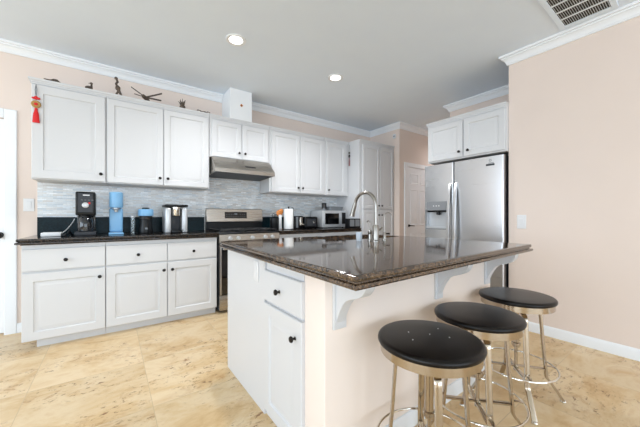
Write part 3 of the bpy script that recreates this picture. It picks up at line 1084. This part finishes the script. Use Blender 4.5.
# drip coffee maker
cx0, cx1, cy0, cy1 = -.276, -.128, 3.50, 3.71
t = thing('coffee_maker', 'black drip coffee maker with a control dial, left of the blue soda maker', 'coffee maker', ((cx0 + cx1) / 2, 3.6, ZC))
MB().box(cx0 - .006, cx1 + .006, cy0 - .01, cy1, ZC, ZC + .040, .008, 2).build('base', 'dark_grey', t)
MB().box(cx0 + .004, cx1 - .004, 3.635, cy1, ZC + .0405, 1.12, .004, 2).build('water_tank', 'coffee', t)
up = MB().box(cx0, cx1, cy0, cy1, 1.1205, 1.346, .012, 3).build('housing', 'black', t)
MB().box(cx0 + .018, cx1 - .018, cy0 - .004, cy0 - .0002, 1.150, 1.332, .003, 1).build('control_panel', 'dark_grey', up)
MB().lathe([(.026, 0), (.026, -.010), (.020, -.013), (0, -.013)], ((cx0 + cx1) / 2, cy0 - .0045, 1.218), 22, 'y').build('dial', 'silver_plastic', up)
MB().box(cx0 + .055, cx0 + .105, cy0 - .0055, cy0 - .0042, 1.308, 1.318).build('nameplate', 'white_plastic', up)
mb = MB()
for i in range(4):
    mb.box(cx0 + .040 + .026 * i, cx0 + .054 + .026 * i, cy0 - .0055, cy0 - .0042, 1.264, 1.269)
mb.build('button_row', 'grey_plastic', up)
MB().box(cx1 - .052, cx1 - .038, cy0 - .0055, cy0 - .0042, 1.228, 1.246).build('button', 'red', up)
ca = MB().lathe([(0, 0), (.052, 0), (.058, .006), (.062, .05), (.060, .09), (.047, .125), (.040, .135), (.037, .135), (.044, .124), (.056, .09), (.058, .05), (.054, .010), (0, .008)], ((cx0 + cx1) / 2, 3.553, ZC + .041), 28).build('carafe', 'coffee', t)
MB().lathe([(.041, .136), (.042, .150), (.02, .156), (0, .156)], ((cx0 + cx1) / 2, 3.553, ZC + .041), 24).build('carafe_lid', 'black', ca)
MB().flat_sweep([(cx1 - .040, 3.515, 1.085), (cx1 - .020, 3.498, 1.09), (cx1 - .012, 3.492, 1.06), (cx1 - .016, 3.497, 1.01), (cx1 - .034, 3.51, .99)], (.6, .8, 0), .014, .008).build('carafe_handle', 'black', ca)

# soda maker
bx0, bx1, by0, by1 = -.022, .094, 3.50, 3.70
xm = (bx0 + bx1) / 2
t = thing('soda_maker', 'sky blue countertop soda water maker', 'soda maker', (xm, 3.6, ZC))
MB().box(bx0 - .004, bx1 + .004, by0 - .01, by1, ZC, ZC + .022, .008, 3).build('base', 'blue', t)
MB().box(bx0, bx1, 3.60, by1, ZC + .0225, 1.20, .02, 4).build('column', 'blue', t)
MB().lathe([(0, 0), (.056, 0), (.058, .006), (.058, .145), (.055, .154), (.045, .158), (0, .158)], (xm, 3.575, 1.2005), 36).build('head', 'blue', t)
MB().lathe([(0, -.002), (.030, -.002), (.030, -.014), (.018, -.024), (.014, -.045), (0, -.045)], (xm, 3.575, 1.2), 24).build('nozzle', 'silver_plastic', t)
MB().lathe([(.034, 0), (.036, .003), (.030, .004), (0, .004)], (xm, 3.548, ZC + .0225), 24).build('drip_tray', 'silver_plastic', t)
# glass jar
t = thing('glass_canister', 'tall clear glass canister between the soda maker and the blue-lidded grinder', 'canister', (.180, 3.6, ZC))
MB().lathe([(0, 0), (.020, 0), (.022, .004), (.022, .175), (.020, .175), (.019, .006), (0, .006)], (.180, 3.6, ZC), 20).build('jar', 'glass', t)
MB().lathe([(0, .1755), (.023, .1755), (.023, .187), (0, .189)], (.180, 3.6, ZC), 20).build('lid', 'silver_plastic', t)
# grinder
gx, gy = .297, 3.6
t = thing('coffee_grinder', 'black grinder with a light blue lid, left of the pod coffee machine', 'grinder', (gx, gy, ZC))
gb = MB().lathe([(0, 0), (.066, 0), (.069, .008), (.066, .05), (.058, .11), (.054, .150), (0, .150)], (gx, gy, ZC), 32).build('body', 'black', t)
MB().box(gx - .012, gx + .012, gy - .0665, gy - .055, ZC + .045, ZC + .065, .002, 1).build('switch', 'grey_plastic', gb)
MB().lathe([(.056, .1502), (.062, .155), (.062, .185), (.056, .190), (0, .190)], (gx, gy, ZC), 32).build('collar', 'knob', t)
MB().lathe([(0, .1905), (.070, .1905), (.072, .196), (.072, .252), (.066, .262), (0, .262)], (gx, gy, ZC), 36).build('lid', 'blue', t)
MB().lathe([(0, .2622), (.038, .2622), (.034, .278), (.02, .281), (0, .281)], (gx, gy, ZC), 24).build('lid_cap', 'black', t)
# pod coffee machine
kx0, kx1, ky0, ky1 = .468, .694, 3.47, 3.74
t = thing('pod_coffee_machine', 'silver and black pod coffee machine nearest the range', 'coffee machine', ((kx0 + kx1) / 2, 3.6, ZC))
MB().box(kx0 + .062, kx1 - .062, 3.56, ky1, ZC, 1.215, .01, 2).build('body', 'dark_grey', t)
for a, b in ((kx0, kx0 + .058), (kx1 - .058, kx1)):
    MB().box(a, b, ky0 + .01, ky1 - .01, ZC, 1.205, .016, 3).build('side_panel', 'silver_plastic', t)
MB().box(kx0 + .0605, kx1 - .0605, ky0, 3.558, ZC, ZC + .035, .006, 2).build('drip_tray', 'black', t)
MB().box(kx0 - .003, kx1 + .003, ky0 + .004, ky1 - .006, 1.2155, 1.243, .010, 3).build('lid', 'black', t)
MB().lathe([(0, .085), (.038, .085), (.042, .095), (.044, .180), (0, .180)], ((kx0 + kx1) / 2, 3.52, 1.0335), 28).build('brew_head', 'chrome', t)
MB().tube([(kx1 + .001, 3.66, 1.20), (kx1 + .012, 3.66, 1.15), (kx1 + .026, 3.68, 1.08), (kx1 + .03, 3.72, 1.0), (kx1 + .034, 3.80, .94), (kx1 + .036, 3.84, .932)], .004, 8).build('power_cord', 'black', t)

# ------------------------------------------------------------------ things on the right counter
ux, uy = 1.822, 3.56
t = thing('utensil_canister', 'black canister right behind the range cooktop, holding utensils', 'canister', (ux, uy, ZC))
MB().lathe([(0, 0), (.060, 0), (.062, .004), (.062, .165), (.056, .165), (.055, .008), (0, .008)], (ux, uy, ZC), 28).build('canister', 'black', t)
mb = MB()
mb.ring((ux - .015, uy, 1.128), .022, .004, 20, 6, 'y').ring((ux + .030, uy + .01, 1.120), .018, .004, 20, 6, 'y')
mb.tube([(ux - .015, uy, 1.10), (ux - .008, uy, .95)], .004, 6).tube([(ux + .03, uy + .01, 1.10), (ux + .02, uy, .95)], .004, 6)
mb.build('utensils', 'iron', t)
t = thing('cutting_board', 'white cutting board standing left of the paper towel', 'cutting board', (1.93, 3.60, ZC))
MB().box(1.905, 1.950, 3.585, 3.60, ZC, 1.135, .004, 2).build('board', 'white_plastic', t)
t = thing('wooden_spoon_rest', 'orange-brown wooden spoon rest behind the white cutting board', 'spoon rest', (1.955, 3.66, ZC))
mb = MB().tube([(1.965, 3.66, ZC), (1.965, 3.66, 1.14)], .009, 10).ball((1.950, 3.655, 1.155), .052, .016, .050, 16).ball((1.985, 3.66, 1.185), .030, .015, .040, 14)
mb.lathe([(0, 0), (.035, 0), (.035, .008), (0, .010)], (1.965, 3.66, ZC), 18)
mb.build('spoon', 'orange', t)
px2, py2 = 2.030, 3.53
t = thing('paper_towel_holder', 'upright paper towel roll on its black stand', 'paper towels', (px2, py2, ZC))
MB().lathe([(0, 0), (.075, 0), (.075, .008), (.008, .010), (.007, .305), (.013, .312), (.012, .325), (0, .328)], (px2, py2, ZC), 28).build('stand', 'black', t)
MB().lathe([(.0085, .0105), (.066, .0105), (.067, .015), (.067, .285), (.064, .290), (.0085, .290)], (px2, py2, ZC), 36).build('roll', 'paper', t)
MB().tube([(px2 + .070, py2, ZC + .006), (px2 + .080, py2, ZC + .12), (px2 + .080, py2, ZC + .29), (px2 + .072, py2, ZC + .315), (px2 + .05, py2, ZC + .31)], .004, 8).build('tension_arm', 'black', t)
t = thing('can_opener', 'black and silver electric can opener right of the paper towel', 'can opener', (2.21, 3.60, ZC))
MB().box(2.135, 2.290, 3.55, 3.68, ZC, 1.118, .012, 3).build('housing', 'black', t)
MB().box(2.165, 2.200, 3.544, 3.5498, ZC + .02, 1.105, .002, 1).build('side_strip', 'grey_plastic', t)
MB().box(2.222, 2.268, 3.535, 3.5498, .97, 1.10, .005, 2).tube([(2.245, 3.535, 1.0), (2.285, 3.52, .985)], [.014, .010], 10).build('lever', 'chrome', t)
t = thing('toaster', 'black toaster between the can opener and the microwave', 'toaster', (2.44, 3.60, ZC))
MB().box(2.320, 2.560, 3.55, 3.72, ZC + .006, 1.108, .022, 4).build('body', 'black', t)
mb = MB()
for yy in (3.60, 3.66):
    mb.box(2.355, 2.525, yy - .012, yy + .012, 1.1082, 1.1095)
mb.build('slot', 'matt_black', t)
MB().box(2.36, 2.52, 3.546, 3.5502, .965, 1.075, .003, 1).build('front_plate', 'dark_grey', t)
MB().lathe([(.018, 0), (.018, -.012), (0, -.014)], (2.475, 3.5455, 1.02), 16, 'y').build('dial', 'chrome', t)
mb = MB()
for xx in (2.345, 2.535):
    for yy in (3.58, 3.69):
        mb.lathe([(0, 0), (.010, 0), (.010, .007), (0, .007)], (xx, yy, ZC), 10)
mb.build('feet', 'matt_black', t)

mx0, mx1, my0, my1, mz0, mz1 = 2.640, 3.135, 3.545, 3.86, ZC + .012, 1.205
t = thing('microwave', 'silver countertop microwave with a dark door window', 'microwave', ((mx0 + mx1) / 2, 3.7, ZC))
MB().box(mx0, mx1, my0 + .02, my1, mz0, mz1, .004, 2).build('body', 'silver_plastic', t)
md = MB().box(mx0, 3.02, my0, my0 + .0195, mz0, mz1, .004, 2).build('door', 'silver_plastic', t)
MB().box(mx0 + .055, 2.975, my0 - .002, my0 - .0002, mz0 + .05, mz1 - .045, .0008, 1).build('window', 'black_gloss', md)
mp_ = MB().box(3.024, mx1, my0, my0 + .0195, mz0, mz1, .004, 2).build('control_panel', 'silver_plastic', t)
MB().box(3.038, mx1 - .016, my0 - .002, my0 - .0002, mz0 + .05, mz1 - .03).build('keypad', 'black', mp_)
mb = MB()
for xx in (mx0 + .04, mx1 - .04):
    for yy in (my0 + .05, my1 - .04):
        mb.lathe([(0, 0), (.012, 0), (.012, .0118), (0, .0118)], (xx, yy, ZC), 12)
mb.build('feet', 'matt_black', t)
t = thing('tin_can', 'dark tin can standing on the microwave', 'can', (2.745, 3.64, mz1))
MB().lathe([(0, .0003), (.038, .0003), (.040, .003), (.040, .118), (.038, .122), (0, .120)], (2.745, 3.64, mz1), 28).build('can', 'coffee', t)
MB().lathe([(.0405, .012), (.0405, .020), (.0402, .020), (.0402, .012)], (2.745, 3.64, mz1), 28).build('band', 'grey_plastic', t)
t = thing('baking_dish', 'clear grey baking dish resting on the microwave beside the tin can', 'dish', (2.97, 3.66, mz1))
mb = MB()
mb.loft([rr(2.83, 3.09, 3.59, 3.75, .02, mz1 + .0005), rr(2.81, 3.11, 3.575, 3.765, .025, mz1 + .065), rr(2.816, 3.104, 3.581, 3.759, .022, mz1 + .065), rr(2.835, 3.085, 3.595, 3.745, .018, mz1 + .006)])
mb.build('dish', 'grey_plastic', t)
t = thing('countertop_radio', 'black box with two grey windows on the counter end beside the pantry', 'radio', (3.09, 3.34, ZC))
MB().box(2.965, 3.212, 3.292, 3.385, ZC, 1.078, .006, 2).build('case', 'black', t)
for a in (2.985, 3.100):
    MB().box(a, a + .092, 3.289, 3.2918, ZC + .03, 1.062).build('window', 'grey_plastic', t)

# ------------------------------------------------------------------ things on top of the wall cabinets
ZT = 2.3602
t = thing('lizard_figurine', 'bronze lizard lying on the far left wall cabinet', 'figurine', (-.44, 3.63, ZT))
mb = MB()
mb.tube([(-.520, 3.625, ZT + .030), (-.495, 3.63, ZT + .030), (-.465, 3.632, ZT + .027), (-.44, 3.63, ZT + .032), (-.415, 3.628, ZT + .030), (-.395, 3.63, ZT + .018), (-.37, 3.632, ZT + .008)], [.004, .007, .011, .020, .022, .013, .004], 12)
for xx, yy in ((-.455, 3.605), (-.455, 3.655), (-.405, 3.60), (-.405, 3.655)):
    mb.tube([(xx, 3.63, ZT + .022), (xx - .004, yy, ZT + .020), (xx - .01, yy, ZT + .0005)], .005, 6)
mb.build('lizard', 'bronze', t)
t.scale = (.85, .85, .8)
t = thing('duck_figurine', 'small bronze duck on the wall cabinet above the coffee maker', 'figurine', (-.18, 3.63, ZT))
mb = MB()
mb.ball((-.185, 3.63, ZT + .032), .040, .026, .026, 14).tube([(-.160, 3.63, ZT + .04), (-.158, 3.63, ZT + .075), (-.158, 3.63, ZT + .09)], [.014, .010, .012], 10).ball((-.160, 3.63, ZT + .096), .016, .013, .013, 12)
mb.lathe([(0, 0), (.030, 0), (.028, .008), (0, .010)], (-.183, 3.63, ZT), 14)
mb.tube([(-.172, 3.63, ZT + .094), (-.192, 3.63, ZT + .090)], [.006, .002], 8)
mb.build('duck', 'bronze', t)
t.scale = (.78, .78, .78)
t = thing('crane_figurine', 'upright bronze crane figurine between the duck and the dragonfly', 'figurine', (.05, 3.63, ZT))
mb = MB()
mb.tube([(.085, 3.63, ZT + .004), (.066, 3.63, ZT + .045), (.058, 3.63, ZT + .07)], [.010, .012, .014], 8).tube([(.030, 3.625, ZT + .004), (.050, 3.63, ZT + .045), (.056, 3.63, ZT + .07)], [.008, .010, .012], 8)
mb.ball((.050, 3.63, ZT + .085), .024, .018, .028, 12).tube([(.048, 3.63, ZT + .10), (.035, 3.63, ZT + .125), (.048, 3.63, ZT + .15), (.038, 3.63, ZT + .18)], [.013, .010, .012, .010], 10).ball((.036, 3.63, ZT + .183), .016, .013, .016, 12)
mb.box(.022, .098, 3.605, 3.655, ZT, ZT + .006, .002, 1)
mb.build('crane', 'bronze', t)
t = thing('dragonfly_ornament', 'metal dragonfly with spread wings on the wall cabinets', 'ornament', (.31, 3.63, ZT))
mb = MB()
mb.tube([(.270, 3.61, ZT + .050), (.290, 3.62, ZT + .044), (.315, 3.63, ZT + .028), (.34, 3.64, ZT + .010)], [.018, .022, .020, .006], 12).ball((.275, 3.605, ZT + .052), .018, .015, .018, 12)
mb.lathe([(0, 0), (.022, 0), (.018, .02), (0, .022)], (.305, 3.63, ZT), 12)
mb.build('body', 'bronze', t)
for tip, rt in (((.165, 3.60, ZT + .118), .006), ((.195, 3.66, ZT + .075), .005), ((.452, 3.60, ZT + .120), .010), ((.452, 3.66, ZT + .062), .009)):
    s_ = Vector((.295, 3.625, ZT + .048))
    e_ = Vector(tip)
    MB().flat_sweep([s_, s_.lerp(e_, .35), s_.lerp(e_, .75), s_.lerp(e_, .95), e_], (0, .35, 1), rt * 2, .004).build('wing', 'bronze', t)
t = thing('succulent_ornament', 'small spiky metal plant between the dragonfly and the duct box', 'ornament', (.666, 3.63, ZT))
mb = MB()
mb.lathe([(0, 0), (.026, 0), (.032, .03), (.028, .040), (0, .040)], (.666, 3.63, ZT), 16)
for i in range(11):
    a = 2 * pi * i / 11
    q = .55 + .45 * (i % 3) / 2
    mb.tube([(.666 + .012 * cos(a), 3.63 + .012 * sin(a), ZT + .036), (.666 + .030 * cos(a) * q, 3.63 + .03 * sin(a) * q, ZT + .075), (.666 + .045 * cos(a) * q, 3.63 + .04 * sin(a) * q, ZT + .112 - .02 * (i % 2))], [.006, .005, .0015], 6)
mb.build('spikes', 'bronze', t)
t = thing('twig_ornament', 'thin metal vine lying on the cabinet next to the duct box', 'ornament', (.895, 3.63, ZT))
mb = MB().tube([(.815, 3.62, ZT + .028), (.845, 3.63, ZT + .038), (.875, 3.62, ZT + .022), (.90, 3.63, ZT + .034), (.93, 3.63, ZT + .022), (.96, 3.62, ZT + .036), (.985, 3.62, ZT + .026)], .005, 8)
for xx, zz in ((.832, .036), (.86, .03), (.918, .03), (.95, .034)):
    mb.ball((xx, 3.625, ZT + zz), .012, .006, .008, 8)
mb.tube([(.875, 3.62, ZT + .022), (.875, 3.62, ZT + .0005)], .004, 6).tube([(.93, 3.63, ZT + .022), (.93, 3.63, ZT + .0005)], .004, 6)
mb.build('vine', 'bronze', t)
t.scale = (.9, .9, .85)

# hanging tassels
tx, ty = -.549, 3.566
t = thing('red_tassel', 'red knotted tassel with a gold medallion hanging on the far left wall cabinet', 'ornament', (tx, ty, 2.30))
MB().tube([(tx, 3.5745, 2.297), (tx, ty, 2.290), (tx - .006, ty, 2.25), (tx, ty, 2.19)], .0025, 6).tube([(tx, ty, 2.290), (tx + .006, ty, 2.25), (tx, ty, 2.19)], .0025, 6).build('cord', 'grey_plastic', t)
MB().ball((tx, ty - .001, 2.175), .014, .008, .018, 12).ball((tx - .016, ty - .001, 2.172), .014, .007, .010, 10).ball((tx + .016, ty - .001, 2.172), .014, .007, .010, 10).build('knot', 'red', t)
MB().lathe([(0, .006), (.030, .006), (.033, .002), (.033, -.004), (.028, -.007), (.014, -.006), (0, -.006)], (tx, ty, 2.118), 24, 'y').build('medallion', 'gold', t)
MB().lathe([(0, -.0062), (.013, -.0062), (.011, -.0095), (0, -.010)], (tx, ty, 2.118), 16, 'y').build('medallion_centre', 'red', t)
mb = MB().lathe([(0, 0), (.010, 0), (.011, -.02), (.018, -.05), (.025, -.125), (.024, -.130), (0, -.130)], (tx, ty - .012 + .012, 2.083), 16)
for v in mb.bm.verts:
    v.co.y = ty + (v.co.y - ty) * .4
mb.build('tassel', 'red', t)
hx, hy = 3.210, 3.556
t = thing('cord_ornament', 'thin dark beaded ornament hanging on the side of the tall pantry', 'ornament', (hx, hy, 2.30))
MB().tube([(hx + .009, hy, 2.305), (hx, hy, 2.30), (hx, hy, 2.19)], .0025, 6).build('cord', 'grey_plastic', t)
MB().ball((hx, hy, 2.175), .009, .018, .018, 12).ball((hx, hy, 2.120), .009, .020, .030, 12).build('bead', 'knob', t)
mb = MB().lathe([(0, 0), (.008, 0), (.012, -.03), (.016, -.13), (0, -.13)], (hx, hy, 2.088), 14)
for v in mb.bm.verts:
    v.co.x = hx + (v.co.x - hx) * .5
mb.build('tassel', mat('faded_red_silk', rgb(132, 78, 80), .6), t)

# ------------------------------------------------------------------ plates on the walls
def plate(name, label, cat, fn, s0, s1, t0, t1, loc):
    t = thing(name, label, cat, loc)
    L = []
    for i, d in ((0, .0003), (0, .004), (.003, .0065), (.006, .0065)):
        L.append([fn(s0 + i, t0 + i, d), fn(s1 - i, t0 + i, d), fn(s1 - i, t1 - i, d), fn(s0 + i, t1 - i, d)])
    MB().loft(L).build('plate', 'white_plastic', t)
    sm, tm = (s0 + s1) / 2, (t0 + t1) / 2
    MB().hull([fn(sm - .017, tm - .033, .0066), fn(sm + .017, tm - .033, .0066), fn(sm + .017, tm + .033, .0066), fn(sm - .017, tm + .033, .0066)],
              [fn(sm - .016, tm - .032, .0085), fn(sm + .016, tm - .032, .0085), fn(sm + .016, tm + .032, .012), fn(sm - .016, tm + .032, .012)]).build('rocker', M['white_plastic'], t)


plate('light_switch', 'white rocker switch on the peach wall right of the refrigerator', 'light switch', fX(XW), 1.055, 1.132, .99, 1.125, (XW, 1.09, 1.06))
plate('light_switch', 'white rocker switch between the left door and the backsplash', 'light switch', fY(YB), -.688, -.612, 1.160, 1.284, (-.65, YB, 1.22))
t = thing('wall_sensor', 'small white sensor high on the side wall above the pantry', 'sensor', (4.068, 3.30, 2.53))
MB().box(4.046, 4.0675, 3.272, 3.332, 2.500, 2.575, .006, 2).build('case', 'white_plastic', t)
MB().ball((4.0455, 3.302, 2.535), .006, .014, .014, 12).build('lens', 'grey_plastic', t)
